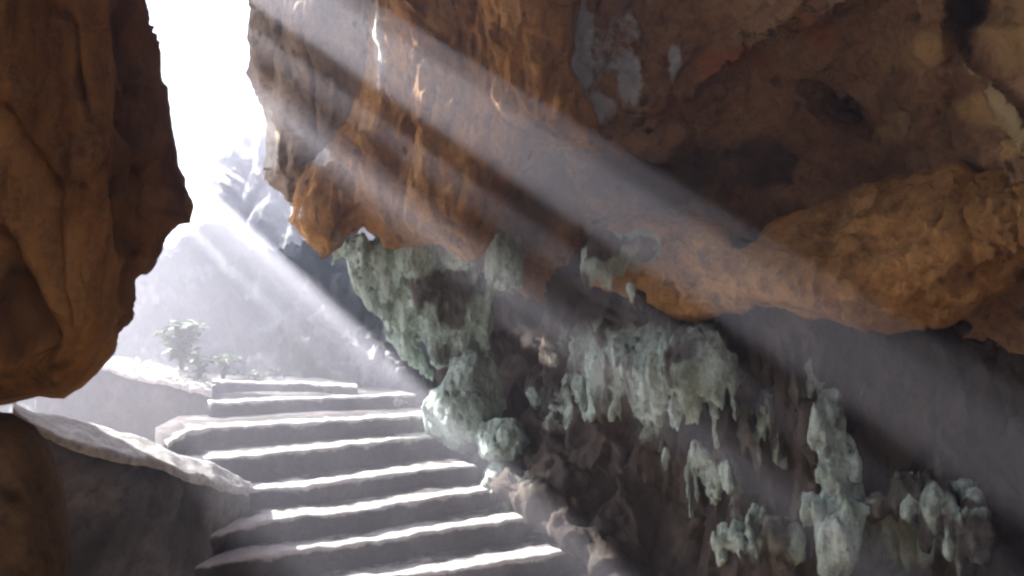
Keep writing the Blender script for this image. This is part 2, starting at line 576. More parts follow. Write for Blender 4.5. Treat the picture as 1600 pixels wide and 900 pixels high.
# ------------------------------------------------------------------ ground, floor, cave shell
g = 220
gv = np.array([[-g, -g, 0], [g, -g, 0], [g, g, 0], [-g, g, 0]], float)
tag(mesh_obj('ground', gv, [(0, 1, 2, 3)], M['bounce_earth'], smooth=False), kind='structure')

gx, gy = np.meshgrid(np.linspace(-6, 8, 90), np.linspace(-7, 9, 100))
Pf = np.stack([gx, gy, np.full_like(gx, 0.02)], -1)
Pf[..., 2] += 0.02 + 0.06 * fbm(Pf, 0.8, 4)
idx = np.arange(gx.size).reshape(gx.shape)
Qf = np.stack([idx[:-1, :-1], idx[:-1, 1:], idx[1:, 1:], idx[1:, :-1]], -1).reshape(-1, 4)
tag(mesh_obj('cave_floor', Pf.reshape(-1, 3), Qf, M['bounce_earth']), kind='structure')

# the rest of the chamber round and behind the viewer
th, ph = np.meshgrid(np.linspace(0, 2 * math.pi, 181), np.linspace(-0.45, math.pi / 2, 70))
C0 = np.array([1.0, 0.3, 1.6]); RAD = np.array([6.4, 7.6, 5.6])
Dn = np.stack([np.cos(ph) * np.cos(th), np.cos(ph) * np.sin(th), np.sin(ph)], -1)
Ps = C0 + Dn * RAD
Ps = Ps + Dn * (0.5 * fbm(Ps, 0.4, 4) + 0.1 * ridge(Ps, 1.6, 3))[..., None]
idx = np.arange(th.size).reshape(th.shape)
cen = (Ps[:-1, :-1] + Ps[1:, 1:]) / 2
keep = ~((cen[..., 1] > 3.4 + 0.5 * fbm(cen, 0.9, 2)) & (cen[..., 0] < 1.6))
if REAR_HOLE:
    hx, hz, hr = REAR_HOLE
    keep &= ~((cen[..., 1] < -0.5) & (((cen[..., 0] - hx) ** 2 + (cen[..., 2] - hz) ** 2) < (hr * (1 + 0.3 * fbm(cen, 0.8, 2))) ** 2))
Qs = np.stack([idx[:-1, :-1], idx[:-1, 1:], idx[1:, 1:], idx[1:, :-1]], -1)[keep]
Pout = Ps + Dn * 0.8
nV = Ps.reshape(-1, 3)
sh = mesh_obj('cave_ceiling', nV, Qs, M['orange'])
md = sh.modifiers.new('thickness', 'SOLIDIFY'); md.thickness = 0.7; md.offset = 1.0
tag(sh, kind='structure')

# unseen slope added behind the viewer to reflect warm sun into the cave
sx, sz = np.meshgrid(np.linspace(-16, 20, 90), np.linspace(-0.3, 8.5, 30))
Pr = np.stack([sx, -13 - 0.35 * sz - 0.25 * (sx + 2) * (sx > -2), sz], -1)
Pr[..., 1] += 1.2 * fbm(Pr, 0.3, 4) + 0.4 * facet(Pr, 0.8)
Pk = Pr[::-1] * [1, 1, 1] + [0, -2.5, 0]
Gr = np.concatenate([Pr, Pk]); Gr = np.concatenate([Gr, Gr[:1]])
idx = np.arange(Gr.shape[0] * Gr.shape[1]).reshape(Gr.shape[:2])
tag(mesh_obj('hillside', Gr.reshape(-1, 3), np.stack([idx[:-1, :-1], idx[:-1, 1:], idx[1:, 1:], idx[1:, :-1]], -1).reshape(-1, 4), M['bounce_earth']), kind='structure')

# ------------------------------------------------------------------ unseen slabs added outside the mouth to split the sun into shafts
Uv = np.array([math.cos(SUN_AZ), math.sin(SUN_AZ), 0.0])
Vv = np.array([0, 0, 1.0]) - SUN[2] * SUN; Vv /= np.linalg.norm(Vv)


def shaft_slab(name, r0, r1, nr, t0, t1, label, cat):
    """a ragged slab of rock across the sun's path, cleft by the openings; t0 + t1 * u is its distance towards the sun"""
    ru = np.linspace(0.4, 7.3, 200)
    UU, RR = np.meshgrid(ru, np.linspace(r0, r1, nr))
    q = np.stack([UU * 0.7, RR * 3, np.zeros_like(UU)], -1)
    Rj = RR + 0.012 * fbm(np.stack([UU, RR * 8, UU * 0], -1), 1.7, 4, 0.6)
    hole = (Rj < -0.478) & ((Rj * UU < -2.4 + 0.2 * fbm(q, 2.2, 3)) | BEAMS(Rj, UU)) & ~BARS(Rj, UU)
    hole |= (RR * UU > 1.6 + 0.2 * fbm(q, 1.0, 2)) | (UU > (7.0 if t0 > 6 else 6.6) + 0.25 * fbm(q, 2.0, 3))
    for lo_, hi_, u0, u1 in SLITS:
        hole |= (Rj > lo_) & (Rj < hi_) & (UU > u0) & (UU < u1)
    T = t0 + t1 * UU + 0.35 * fbm(q, 1.5, 3)
    PA = EYE + Uv * UU[..., None] + Vv * (RR * UU)[..., None] + SUN * T[..., None]
    cell = ~(hole[:-1, :-1] | hole[1:, 1:] | hole[1:, :-1] | hole[:-1, 1:])
    idx = np.arange(UU.size).reshape(UU.shape)
    fc = np.stack([idx[:-1, :-1], idx[:-1, 1:], idx[1:, 1:], idx[1:, :-1]], -1)[cell]
    usedv, fc = np.unique(fc, return_inverse=True)
    o = mesh_obj(name, PA.reshape(-1, 3)[usedv], fc.reshape(-1, 4), M['cliff'])
    md = o.modifiers.new('thickness', 'SOLIDIFY'); md.thickness = 0.6; md.offset = 0
    tag(o, label, cat)


shaft_slab('sun_slab', -1.7, -0.142, 480, 8.0, 0.6, 'added pierced sun slab beyond the cave mouth letting sun shafts through', 'sun slab')
shaft_slab('sun_screen', -0.155, 1.6, 560, 5.5, 0.6, 'upper sun screen over the cave mouth with one long cleft, added to shape sun shafts', 'sun screen')

# unseen slab added farther left to shade the slope beyond the stairs
VV, UU = np.meshgrid(np.linspace(-12, -1.8, 200), np.linspace(6.75, 10.6, 140))
R_ = VV / UU
q = np.stack([UU, VV, np.zeros_like(UU)], -1)
Rj = R_ + 0.012 * fbm(q, 1.1, 4, 0.6)
hole = (UU < 6.9 + 0.15 * fbm(q, 1.3, 3)) | (UU > 10.2 + 0.4 * fbm(q, 0.8, 3)) | (VV > -2.1 - 1.3 * np.maximum(0, UU - 8.6) + 0.25 * fbm(q, 1.0, 3))
for lo_, hi_ in SHADE_CLEFTS:
    hole |= (Rj > lo_) & (Rj < hi_)
PA = EYE + Uv * UU[..., None] + Vv * VV[..., None] + SUN * (14.6 + 0.25 * (UU - 8) + 0.3 * fbm(q, 1.0, 3))[..., None]
cell = ~(hole[:-1, :-1] | hole[1:, 1:] | hole[1:, :-1] | hole[:-1, 1:])
idx = np.arange(UU.size).reshape(UU.shape)
usedv, fc = np.unique(np.stack([idx[:-1, :-1], idx[:-1, 1:], idx[1:, 1:], idx[1:, :-1]], -1)[cell], return_inverse=True)
o = mesh_obj('shade_slab', PA.reshape(-1, 3)[usedv], fc.reshape(-1, 4), M['cliff'])
md = o.modifiers.new('thickness', 'SOLIDIFY'); md.thickness = 0.6; md.offset = 0
tag(o, 'added unseen slab far left outside the cave shading the slope', 'rock ridge')

# ------------------------------------------------------------------ outside: hillside and pale cliff
hill = rock_body('hillside', [(-150, 470), (60, 445), (180, 430), (250, 395), (300, 350), (360, 340), (420, 375), (520, 400), (640, 400), (800, 420), (820, 760), (-150, 760)],
                 [(0, 600, 10), (250, 430, 13), (330, 350, 14.5), (430, 400, 13), (600, 420, 12), (750, 450, 11), (300, 600, 10), (500, 600, 9.7), (700, 640, 9.6)],
                 M['hill'], 4, 40, 0.8, 3.0, crag(0.5, 0.28, 0.2, 0.12, 0.12, 0.5, (1, 1, 0.8)), outline=10, seed=1)
tag(hill, kind='structure')
cliff = rock_body('cliff', [(285, 470), (300, 345), (318, 300), (330, 245), (352, 222), (375, 180), (410, 150), (450, 150), (520, 150), (700, 170), (700, 470)],
                  [(320, 300, 17), (400, 200, 17), (500, 200, 16), (400, 400, 15.5), (600, 400, 15), (600, 100, 16)],
                  M['cliff'], 5, 50, 1.2, 3.0, crag(0.6, 0.5, 0.25, 0.08, 0.15, 0.3, (1, 1, 0.5)), outline=8, seed=2)
tag(cliff, 'pale limestone cliff fading into white haze beyond the cave mouth', 'cliff')

# ------------------------------------------------------------------ left: hanging wall close to the viewer, round rock below it
LP = [(-900, -900), (210, -900), (222, -300), (232, 0), (252, 70), (258, 130), (268, 185), (278, 235), (288, 290), (299, 325), (298, 348), (275, 362), (264, 385), (254, 405),
      (236, 424), (217, 440), (219, 470), (222, 492), (214, 510), (196, 532), (172, 560), (150, 585), (128, 605), (100, 622), (60, 618), (20, 630), (-60, 640), (-900, 660)]
lf = tps([(-300, 100, 2.5), (-300, 600, 2.4), (0, 0, 2.75), (0, 300, 2.7), (0, 550, 2.65), (90, 0, 2.55), (90, 300, 2.5), (90, 550, 2.5), (165, 0, 2.45), (165, 250, 2.45), (160, 500, 2.55),
          (230, 50, 2.85), (240, 300, 2.95), (200, 500, 2.9), (100, -700, 2.0), (-700, 0, 2.0)])


def left_disp(P, X, Y):
    h = rel(0.05, 0.025, 0.012, 0.9, (1, 1, 0.2), off=3, sharp=.3)(P, X, Y)
    r = sstep(175, 205, X + 14 * pn(P, 2.0))
    h = h - 0.06 * r * sstep(285, 215, X) + r * (0.09 * fbm(P, 2.6, 3, 0.45, off=8) + 0.07 * facet(P, 3.4, 0.8, 4))
    h = h + (0.03 * fbm(P, 9, 3, off=5) - 0.04 * sstep(.15, .5, fbm(P, 5, 2, off=15))) * (0.35 + 0.65 * r)
    for x0, y0, x1, y1, w, dpt in ((98, 30, 122, 140, 9, .07), (10, 180, 60, 300, 16, .07), (-5, 380, 45, 560, 20, .16), (60, 330, 85, 520, 18, .05), (130, 130, 142, 170, 8, .04)):
        t = np.clip(((X - x0) * (x1 - x0) + (Y - y0) * (y1 - y0)) / ((x1 - x0) ** 2 + (y1 - y0) ** 2), 0, 1)
        d = np.hypot(X - x0 - t * (x1 - x0), Y - y0 - t * (y1 - y0)) + 5 * pn(P, 6.0)
        h = h - dpt * np.exp(-(d / w) ** 2)
    return h


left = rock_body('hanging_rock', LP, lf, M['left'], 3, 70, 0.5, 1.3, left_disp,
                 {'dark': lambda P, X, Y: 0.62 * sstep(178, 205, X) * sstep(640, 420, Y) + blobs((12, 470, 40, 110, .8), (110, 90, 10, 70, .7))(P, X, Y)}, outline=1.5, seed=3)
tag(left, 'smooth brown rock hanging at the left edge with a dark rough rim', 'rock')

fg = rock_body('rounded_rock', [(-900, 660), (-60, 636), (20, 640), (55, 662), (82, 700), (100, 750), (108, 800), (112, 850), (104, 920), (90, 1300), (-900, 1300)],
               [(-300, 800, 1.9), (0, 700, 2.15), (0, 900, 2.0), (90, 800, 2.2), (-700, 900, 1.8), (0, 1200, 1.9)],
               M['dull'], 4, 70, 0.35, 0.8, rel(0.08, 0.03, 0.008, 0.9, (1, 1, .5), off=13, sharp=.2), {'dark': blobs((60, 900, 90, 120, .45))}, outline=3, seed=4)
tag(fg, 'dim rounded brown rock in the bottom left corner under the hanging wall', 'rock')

# ------------------------------------------------------------------ right: overhang, buttress, ceiling, ledge, lower wall
but = rock_body('rock_buttress', [(395, -560), (396, -300), (390, 0), (383, 60), (380, 118), (398, 150), (410, 172), (412, 215), (418, 285), (440, 298), (462, 318), (480, 345), (640, 350), (720, -560)],
                [(390, 50, 6.7), (480, 50, 6.3), (600, 100, 6.2), (420, 250, 6.75), (500, 300, 6.4), (500, -400, 6.0), (500, -900, 5.2)],
                M['buttress'], 3, 50, 0.7, 1.4, crag(0.16, 0.12, 0.06, 0.025, 0.05, 0.9, (1, 1, 0.4), off=21),
                {'ochre': blobs((440, 240, 50, 90, .45)), 'pale': blobs((420, 215, 18, 90, .75), (470, 150, 10, 110, .4))}, outline=7, seed=5)
tag(but, 'pale stained rock face at the right rim of the bright mouth behind the overhang', 'rock')


def over_disp(P, X, Y):
    h = crag(0.16, 0.11, 0.055, 0.03, 0.06, 0.95, (1, 1, 0.42), off=31)(P, X, Y)
    return h + 0.035 * (ridge(P, 1.6, 3, off=2, stretch=(1, 1, .3)) - .6)


over = rock_body('rock_overhang', [(590, -760), (578, -300), (582, 0), (575, 80), (572, 120), (545, 180), (505, 222), (478, 255), (460, 310), (458, 345), (474, 368), (490, 385), (508, 398), (530, 386), (545, 368), (570, 350), (584, 362),
                                   (598, 386), (622, 394), (660, 388), (690, 384), (720, 398), (745, 406), (768, 388), (782, 340), (800, 290), (850, 235), (900, 232), (935, 238), (937, 200), (915, 150), (892, 110), (900, 0), (930, -300), (960, -760)],
                 [(480, 300, 5.75), (500, 380, 5.7), (580, 200, 5.7), (620, 380, 5.5), (740, 390, 5.4), (600, 0, 5.6), (700, 150, 5.35), (800, 0, 5.0), (800, 250, 5.1), (900, 50, 4.9), (920, 220, 4.95), (800, -400, 4.2), (800, -900, 3.3), (600, -900, 4.4)],
                 M['orange'], 3, 60, 0.5, 1.2, over_disp,
                 {'pale': blobs((592, 60, 16, 100, .8), (604, 150, 9, 60, .6), (495, 240, 22, 26, .8), (470, 330, 10, 30, .5), (692, 110, 5, 60, .55), (700, 140, 8, 14, .6), (612, 230, 6, 60, .4)),
                  'green': blobs((540, 380, 30, 22, .5), (650, 395, 30, 12, .4))}, outline=6, seed=6)
tag(over, 'ochre streaked rock overhang crossed by sun shafts, above the green flowstone column', 'rock overhang')


def ceil_depth(X, Y):
    f = tps([(850, 0, 5.6), (900, 150, 5.7), (950, 260, 5.9), (850, 350, 7.0), (1000, 400, 6.4), (1100, 330, 5.6), (1150, 0, 4.7), (1200, 200, 5.1), (1350, 250, 4.7), (1450, 0, 3.8), (1500, 180, 4.1),
             (1620, 100, 3.4), (1620, 250, 3.5), (1900, 100, 2.8), (1200, -900, 2.6), (1700, -900, 2.2), (900, -900, 3.2), (1300, 450, 5.2), (1700, 500, 3.8), (2000, -400, 2.3)])(X, Y)
    # a tilted step in the roof: nearer above the reddish edge, set back below it
    edge = 185 - (X - 960) * (165 / 380) + 10 * np.sin(X * 0.013)
    f = f + 0.38 * sstep(-12, 14, Y - edge) * sstep(880, 960, X) * sstep(1480, 1330, X)
    # deep crack over the rib
    c = np.hypot((X - 1515) / 30, (Y - 40) / 70)
    f = f + 0.28 * np.exp(-c ** 2)
    f = f + 0.35 * np.exp(-(((X - 1320) * 0.88 + (Y - 165) * 0.47) / 55) ** 2 - (((Y - 165) * 0.88 - (X - 1320) * .47) / 22) ** 2)
    # rib: pale ridge
    t = np.clip((X - 1497) / 110, 0, 1.3)
    yc = 95 + 150 * t ** 1.2
    f = f - 0.16 * np.exp(-((Y - yc) * 0.6 / 17) ** 2) * sstep(1485, 1510, X)
    return f


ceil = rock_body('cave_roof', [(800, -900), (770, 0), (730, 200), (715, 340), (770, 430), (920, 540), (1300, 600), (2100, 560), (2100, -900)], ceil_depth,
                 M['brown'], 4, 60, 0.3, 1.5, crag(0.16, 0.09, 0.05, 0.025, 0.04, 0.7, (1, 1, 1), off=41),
                 {'dark_patch': blobs((1030, 270, 150, 70, .85), (1190, 250, 110, 60, .7), (1510, 40, 26, 80, .8), (860, 330, 80, 90, .6)),  # darker brown patches on the roof rock
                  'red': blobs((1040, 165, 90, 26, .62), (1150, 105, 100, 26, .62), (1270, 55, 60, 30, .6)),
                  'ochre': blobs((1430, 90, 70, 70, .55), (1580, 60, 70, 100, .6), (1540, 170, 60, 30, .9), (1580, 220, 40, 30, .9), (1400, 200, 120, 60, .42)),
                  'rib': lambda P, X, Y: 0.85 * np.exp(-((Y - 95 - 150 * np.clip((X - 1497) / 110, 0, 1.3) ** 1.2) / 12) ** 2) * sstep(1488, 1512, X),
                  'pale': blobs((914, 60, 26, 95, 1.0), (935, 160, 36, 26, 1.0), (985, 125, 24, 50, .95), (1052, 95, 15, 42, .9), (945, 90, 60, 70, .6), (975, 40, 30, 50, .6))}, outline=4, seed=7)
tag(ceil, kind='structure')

ledge = rock_body('rock_ledge', [(985, 470), (920, 440), (925, 400), (960, 350), (1010, 335), (1060, 345), (1100, 338), (1130, 350), (1150, 392), (1180, 378), (1200, 345), (1262, 330), (1310, 312), (1350, 285), (1420, 258), (1465, 236), (1500, 222), (1560, 214), (1640, 225),
                                 (2100, 240), (2100, 500), (1640, 430), (1600, 445), (1560, 470), (1520, 498), (1470, 512), (1400, 522), (1340, 512), (1290, 494), (1240, 484), (1180, 480), (1120, 500), (1060, 500)],
                  [(930, 420, 5.6), (1050, 400, 5.2), (1050, 490, 5.25), (1180, 400, 4.9), (1250, 350, 4.75), (1250, 470, 4.5), (1400, 280, 4.5), (1400, 400, 4.05), (1400, 510, 4.2), (1550, 240, 3.9), (1550, 380, 3.5), (1550, 460, 3.7), (1750, 330, 3.1), (2000, 350, 2.7)],
                  M['ledge'], 3, 60, 0.32, 1.0, crag(0.13, 0.07, 0.035, 0.02, 0.03, 0.9, (1, 1, .9), off=51),
                  {'green': blobs((960, 400, 60, 60, .55), (1150, 350, 50, 40, .45), (1000, 470, 40, 30, .45), (1330, 330, 60, 30, .4), (1480, 440, 70, 30, .35))}, outline=7, seed=8)
tag(ledge, 'orange ochre ledge bulging from the right wall under the dark cave roof', 'rock ledge')


wf = tps([(700, 420, 8.3), (720, 600, 8.2), (800, 480, 8.0), (840, 650, 7.0), (780, 770, 6.2), (830, 815, 5.85), (900, 860, 5.5), (960, 930, 5.2), (960, 700, 6.1), (1000, 560, 5.7), (1000, 900, 5.6), (1150, 560, 5.3), (1150, 750, 5.3), (1150, 900, 5.1),
          (1400, 520, 4.8), (1400, 700, 4.7), (1400, 900, 4.5), (1600, 520, 4.3), (1600, 800, 4.1), (1900, 700, 3.4), (1000, 1200, 4.9), (1600, 1300, 3.4)])
def wall_disp(P, X, Y):
    h = crag(0.22, 0.12, 0.07, 0.03, 0.06, 0.8, (1, 1, .45), off=61)(P, X, Y)
    return h + 0.05 * (ridge(P, 2.6, 3, off=66, stretch=(1, 1, .22)) - .6)


wall = rock_body('cave_wall', [(690, 330), (680, 480), (690, 600), (720, 660), (745, 720), (770, 770), (830, 815), (900, 862), (960, 930), (960, 1300), (2100, 1300), (2100, 430), (1600, 400), (1100, 380), (900, 330)],
                 wf, M['wall'], 4, 50, 0.3, 1.5, wall_disp,
                 {'green': blobs((1030, 560, 160, 70, .8), (1040, 650, 120, 60, .5), (1220, 600, 90, 90, .42), (1120, 760, 70, 70, .42), (1310, 740, 50, 120, .45), (1430, 830, 150, 80, .62), (1560, 860, 60, 60, .5), (860, 640, 70, 60, .5),
                                 (1170, 840, 90, 60, .5), (860, 400, 70, 70, .45), (820, 740, 50, 50, .5), (1340, 620, 60, 60, .35), (930, 520, 60, 40, .42))}, outline=8, seed=9)
tag(wall, kind='structure')

# ------------------------------------------------------------------ stairs
LEV = [1.86, 1.69, 1.515, 1.35, 1.20, 0.995, 0.82, 0.68, 0.57]
NOSE = [[(560, 975), (760, 945), (1060, 896)],
        [(520, 914), (640, 897), (770, 880), (905, 855)],
        [(262, 892), (275, 890), (400, 866), (560, 848), (700, 826), (822, 808)],
        [(300, 845), (330, 834), (400, 815), (480, 806), (560, 797), (680, 778), (766, 765)],
        [(340, 766), (400, 763), (480, 758), (560, 748), (640, 735), (745, 727)],
        [(300, 719), (380, 712), (480, 703), (600, 688), (720, 674)],
        [(262, 694), (300, 670), (380, 664), (480, 659), (600, 652), (700, 645)],
        [(330, 629), (400, 625), (480, 621), (560, 619), (650, 616)],
        [(328, 595), (400, 596), (490, 598), (560, 602)]]
UP = np.array([-0.50, 0.866, 0.0])
st = empty('stone_stairs', (-0.9, 6.5, 0.6))
tag(st, 'rough stone stairs with sunlit treads climbing to the cave mouth', 'stairs')
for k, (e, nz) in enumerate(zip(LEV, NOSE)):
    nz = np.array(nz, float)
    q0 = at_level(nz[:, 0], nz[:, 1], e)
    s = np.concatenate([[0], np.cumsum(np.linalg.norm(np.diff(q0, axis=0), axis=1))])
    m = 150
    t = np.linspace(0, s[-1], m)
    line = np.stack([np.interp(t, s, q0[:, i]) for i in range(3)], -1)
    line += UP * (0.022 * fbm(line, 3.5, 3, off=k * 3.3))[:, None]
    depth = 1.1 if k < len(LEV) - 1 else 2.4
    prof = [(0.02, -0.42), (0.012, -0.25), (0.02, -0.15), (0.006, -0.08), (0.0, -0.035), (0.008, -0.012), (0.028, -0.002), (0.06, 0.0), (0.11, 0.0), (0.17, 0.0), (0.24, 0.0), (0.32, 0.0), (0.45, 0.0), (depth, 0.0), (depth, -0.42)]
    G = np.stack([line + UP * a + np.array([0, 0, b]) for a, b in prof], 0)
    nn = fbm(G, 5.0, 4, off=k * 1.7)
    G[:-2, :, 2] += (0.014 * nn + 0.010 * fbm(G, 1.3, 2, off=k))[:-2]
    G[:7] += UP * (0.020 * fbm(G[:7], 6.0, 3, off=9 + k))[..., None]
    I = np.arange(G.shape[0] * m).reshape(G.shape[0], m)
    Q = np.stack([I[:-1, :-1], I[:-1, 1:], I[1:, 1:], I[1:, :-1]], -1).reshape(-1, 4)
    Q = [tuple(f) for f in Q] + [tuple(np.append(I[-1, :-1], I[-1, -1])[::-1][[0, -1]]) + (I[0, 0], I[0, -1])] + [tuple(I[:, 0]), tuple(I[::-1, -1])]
    o = mesh_obj('step', G.reshape(-1, 3) - np.array(st.location), Q, M['step'], {'lit_nose': np.repeat(np.array([0, 0, 0, .12, .4, .8, .95, .95, .85, .6, .45, .35, .3, .3, 0]), m)[:G.shape[0] * m]}, parent=st)  # pale nose, dark riser: sun and shade painted into the step colour

# ------------------------------------------------------------------ low walls on the left of the stairs
def slab_wall(name, front, back, drop, mat, capmat, label, cat, cap_t=0.05, amp=0.015):
    """front/back: world polylines of the top edges"""
    root = empty(name, tuple(front[len(front) // 2] * [1, 1, 0] + [0, 0, 0]))
    off = np.array(root.location)
    tag(root, label, cat)
    m = 120

    def res(p):
        s = np.concatenate([[0], np.cumsum(np.linalg.norm(np.diff(p, axis=0), axis=1))])
        return np.stack([np.interp(np.linspace(0, s[-1], m), s, p[:, i]) for i in range(3)], -1)
    a, b = res(front), res(back)
    a = a + np.stack([0 * a[:, 0], 0 * a[:, 0], amp * fbm(a, 3, 3)], -1)
    b = b + np.stack([0 * a[:, 0], 0 * a[:, 0], amp * fbm(b, 3, 3)], -1)
    dn = np.array([0, 0, -1.0])
    # body
    rows = [a + dn * drop] + [a + dn * (cap_t + (drop - cap_t) * t) for t in (0.75, 0.5, 0.25, 0.1, 0)] + [b + dn * cap_t, b + dn * drop]
    G = np.stack(rows)
    I = np.arange(G.shape[0] * m).reshape(G.shape[0], m)
    Q = [tuple(f) for f in np.stack([I[:-1, :-1], I[:-1, 1:], I[1:, 1:], I[1:, :-1]], -1).reshape(-1, 4)] + [tuple(I[:, 0]), tuple(I[::-1, -1])]
    G[1:5] += (0.02 * fbm(G[1:5], 2.0, 4))[..., None] * np.array([.3, -1, 0])
    mesh_obj('wall_body', G.reshape(-1, 3) - off, Q, mat, parent=root)
    # coping, rough and slightly proud
    w = (b - a) / np.linalg.norm((b - a), axis=1, keepdims=True)
    ts = np.linspace(0, 1, 14)
    rows = [a - w * 0.02 + dn * cap_t] + [a - w * 0.025 + dn * 0.02] + [a + (b - a) * t for t in ts] + [b + w * 0.02 + dn * 0.02, b + w * 0.02 + dn * (cap_t - 0.002)]
    G = np.stack(rows)
    G[..., 2] += 0.022 * fbm(G, 4.5, 4, off=3) + 0.002
    I = np.arange(G.shape[0] * m).reshape(G.shape[0], m)
    Q = [tuple(f) for f in np.stack([I[:-1, :-1], I[:-1, 1:], I[1:, 1:], I[1:, :-1]], -1).reshape(-1, 4)] + [tuple(I[:, 0]), tuple(I[::-1, -1])]
    mesh_obj('coping', G.reshape(-1, 3) - off, Q, capmat, parent=root)
    return root


fr = np.array([at(20, 640, 3.9), at(60, 664, 4.0), at(110, 691, 4.15), at(190, 708, 4.4), at(270, 730, 4.68), at(330, 750, 5.05), at(388, 766, 5.6)])
bk = np.array([at(20, 627, 4.5), at(60, 645, 4.6), at(110, 656, 4.75), at(190, 674, 5.0), at(270, 702, 5.2), at(330, 724, 5.45), at(392, 753, 5.85)])
slab_wall('low_wall', fr, bk, 1.6, M['wallstone'], M['coping'], 'low wall with broad pale sunlit top running left from the middle of the stairs', 'low wall')

fr = np.array([at(60, 545, 8.4), at(160, 572, 8.0), at(240, 592, 7.75), at(300, 606, 7.6), at(332, 612, 7.55)])
bk = np.array([at(60, 535, 9.4), at(160, 556, 9.0), at(240, 567, 8.8), at(300, 583, 8.6), at(332, 596, 8.3)])
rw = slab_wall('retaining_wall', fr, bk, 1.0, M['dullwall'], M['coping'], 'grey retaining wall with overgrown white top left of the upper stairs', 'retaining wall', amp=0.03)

# crack down the face of the retaining wall
# ------------------------------------------------------------------ green flowstone column at the right of the upper stairs
def W(px, py, d):
    return tuple(at(px, py, d))


def nz_flow(a=0.03, s=4.0, off=0, st=(1, 1, .4)):
    def f(P):
        return (a * fbm(P, s, 3, off=off, stretch=st) + 0.7 * a * (ridge(P, s * 2.2, 3, off=off, stretch=(st[0], st[1], st[2] * .5)) - .4)
                + 0.5 * a * facet(P, s * 1.8, .8, off + 2, st) + 0.35 * a * fbm(P, s * 5, 2, off=off + 4))
    return f


px = 1 / 154.0   # metres per pixel at 7.5 m
prims = [('c', W(560, 385, 7.2), W(575, 440, 7.35), 24 * px, 22 * px), ('c', W(575, 440, 7.35), W(625, 520, 7.5), 26 * px, 22 * px), ('c', W(625, 520, 7.5), W(668, 585, 7.6), 22 * px, 12 * px),
         ('c', W(600, 400, 7.2), W(640, 500, 7.45), 30 * px, 22 * px), ('c', W(660, 400, 7.15), W(690, 560, 7.5), 42 * px, 20 * px), ('c', W(720, 410, 7.1), W(725, 565, 7.45), 34 * px, 16 * px),
         ('c', W(755, 440, 7.2), W(757, 570, 7.45), 17 * px, 16 * px), ('c', W(790, 400, 7.0), W(770, 445, 7.2), 34 * px, 18 * px), ('b', W(800, 440, 7.1), (22 * px, .2, 16 * px)),
         ('c', W(640, 470, 7.35), W(700, 520, 7.5), 24 * px, 24 * px), ('c', W(585, 360, 7.1), W(570, 400, 7.2), 9 * px, 18 * px), ('c', W(530, 380, 7.2), W(512, 425, 7.3), 14 * px, 5 * px),
         ('c', W(700, 500, 7.5), W(715, 560, 7.5), 22 * px, 22 * px)]
col = sculpt('flowstone_column', prims, M['flow'], 0.02, 0.06, nz_flow(0.06, 4.0, 2),
             {'dark': lambda V: 0.55 * sstep(-0.1, 0.35, fbm(V, 1.8, 2, off=77)) + 0.45 * sstep(0.2, 0.5, fbm(V, 1.1, 2, off=7))})
tag(col, 'pale green flowstone column tapering down from the overhang beside the upper stairs', 'flowstone column')

prims = [('c', W(735, 575, 7.35), W(728, 640, 7.3), 30 * px, 62 * px), ('c', W(722, 570, 7.4), W(690, 640, 7.3), 14 * px, 26 * px), ('c', W(765, 580, 7.35), W(770, 650, 7.3), 16 * px, 24 * px)]
o = sculpt('stalagmite', prims, M['flow'], 0.024, 0.06, nz_flow(0.05, 4.5, 12, (1, 1, .5)))
tag(o, 'cone shaped green stalagmite mound under the flowstone column', 'stalagmite')
o = sculpt('stone', [('b', W(716, 652, 7.05), (17 * px, .12, 19 * px)), ('b', W(735, 645, 7.1), (14 * px, .1, 22 * px))], M['wall'], 0.02, 0.05, nz_flow(0.035, 6.0, 22, (1, 1, 1)), {'green': lambda V: 0.5 * np.ones(len(V))})
tag(o, 'dark grey stone wedged between the stalagmite mound and the round boulder', 'stone')
prims = [('b', W(784, 690, 6.85), (42 * px * .92, .27, 33 * px)), ('c', W(806, 690, 6.8), W(800, 730, 6.8), 20 * px, 13 * px)]
o = sculpt('boulder', prims, M['flow'], 0.02, 0.06, nz_flow(0.045, 5.0, 32, (1, 1, .6)), {'dark': lambda V: 0.5 * sstep(0.05, 0.4, fbm(V, 3, 2, off=7))})
tag(o, 'round green boulder below the stalagmite at the right edge of the stairs', 'boulder')
o = sculpt('rock_base', [('c', W(780, 740, 6.8), W(775, 800, 6.6), 24 * px, 34 * px), ('b', W(800, 755, 6.75), (20 * px, .2, 26 * px))], M['wall'], 0.024, 0.06, nz_flow(0.05, 5, 42, (1, 1, 1)), {'green': lambda V: 0.62 * np.ones(len(V))})
o.name = 'rubble_rock'
tag(o, 'mottled grey rubble rock carrying the round green boulder', 'rock')
o = sculpt('fallen_rock', [('b', W(590, 628, 8.35), (18 / 138, .16, 11 / 138)), ('b', W(618, 628, 8.3), (22 / 138, .16, 13 / 138))], M['coping'], 0.016, 0.04, nz_flow(0.03, 7, 52, (1, 1, 1)))
tag(o, 'pale sunlit loose rock lying on the right end of an upper step', 'rock')

# ------------------------------------------------------------------ flowstone curtains on the right wall
def drapery(tops, tongues, d):
    u = d / F
    pr = []
    for x, y, rx, ry in tops:
        pr.append(('b', W(x, y, d), (rx * u, 0.16, ry * u)))
    for pts in tongues:
        for (x0, y0, r0), (x1, y1, r1) in zip(pts[:-1], pts[1:]):
            pr.append(('c', W(x0, y0, d - 0.12), W(x1, y1, d - 0.12), r0 * u, r1 * u))
    return pr


def wall_d(x, y):
    return float(wf(np.array(float(x)), np.array(float(y))))


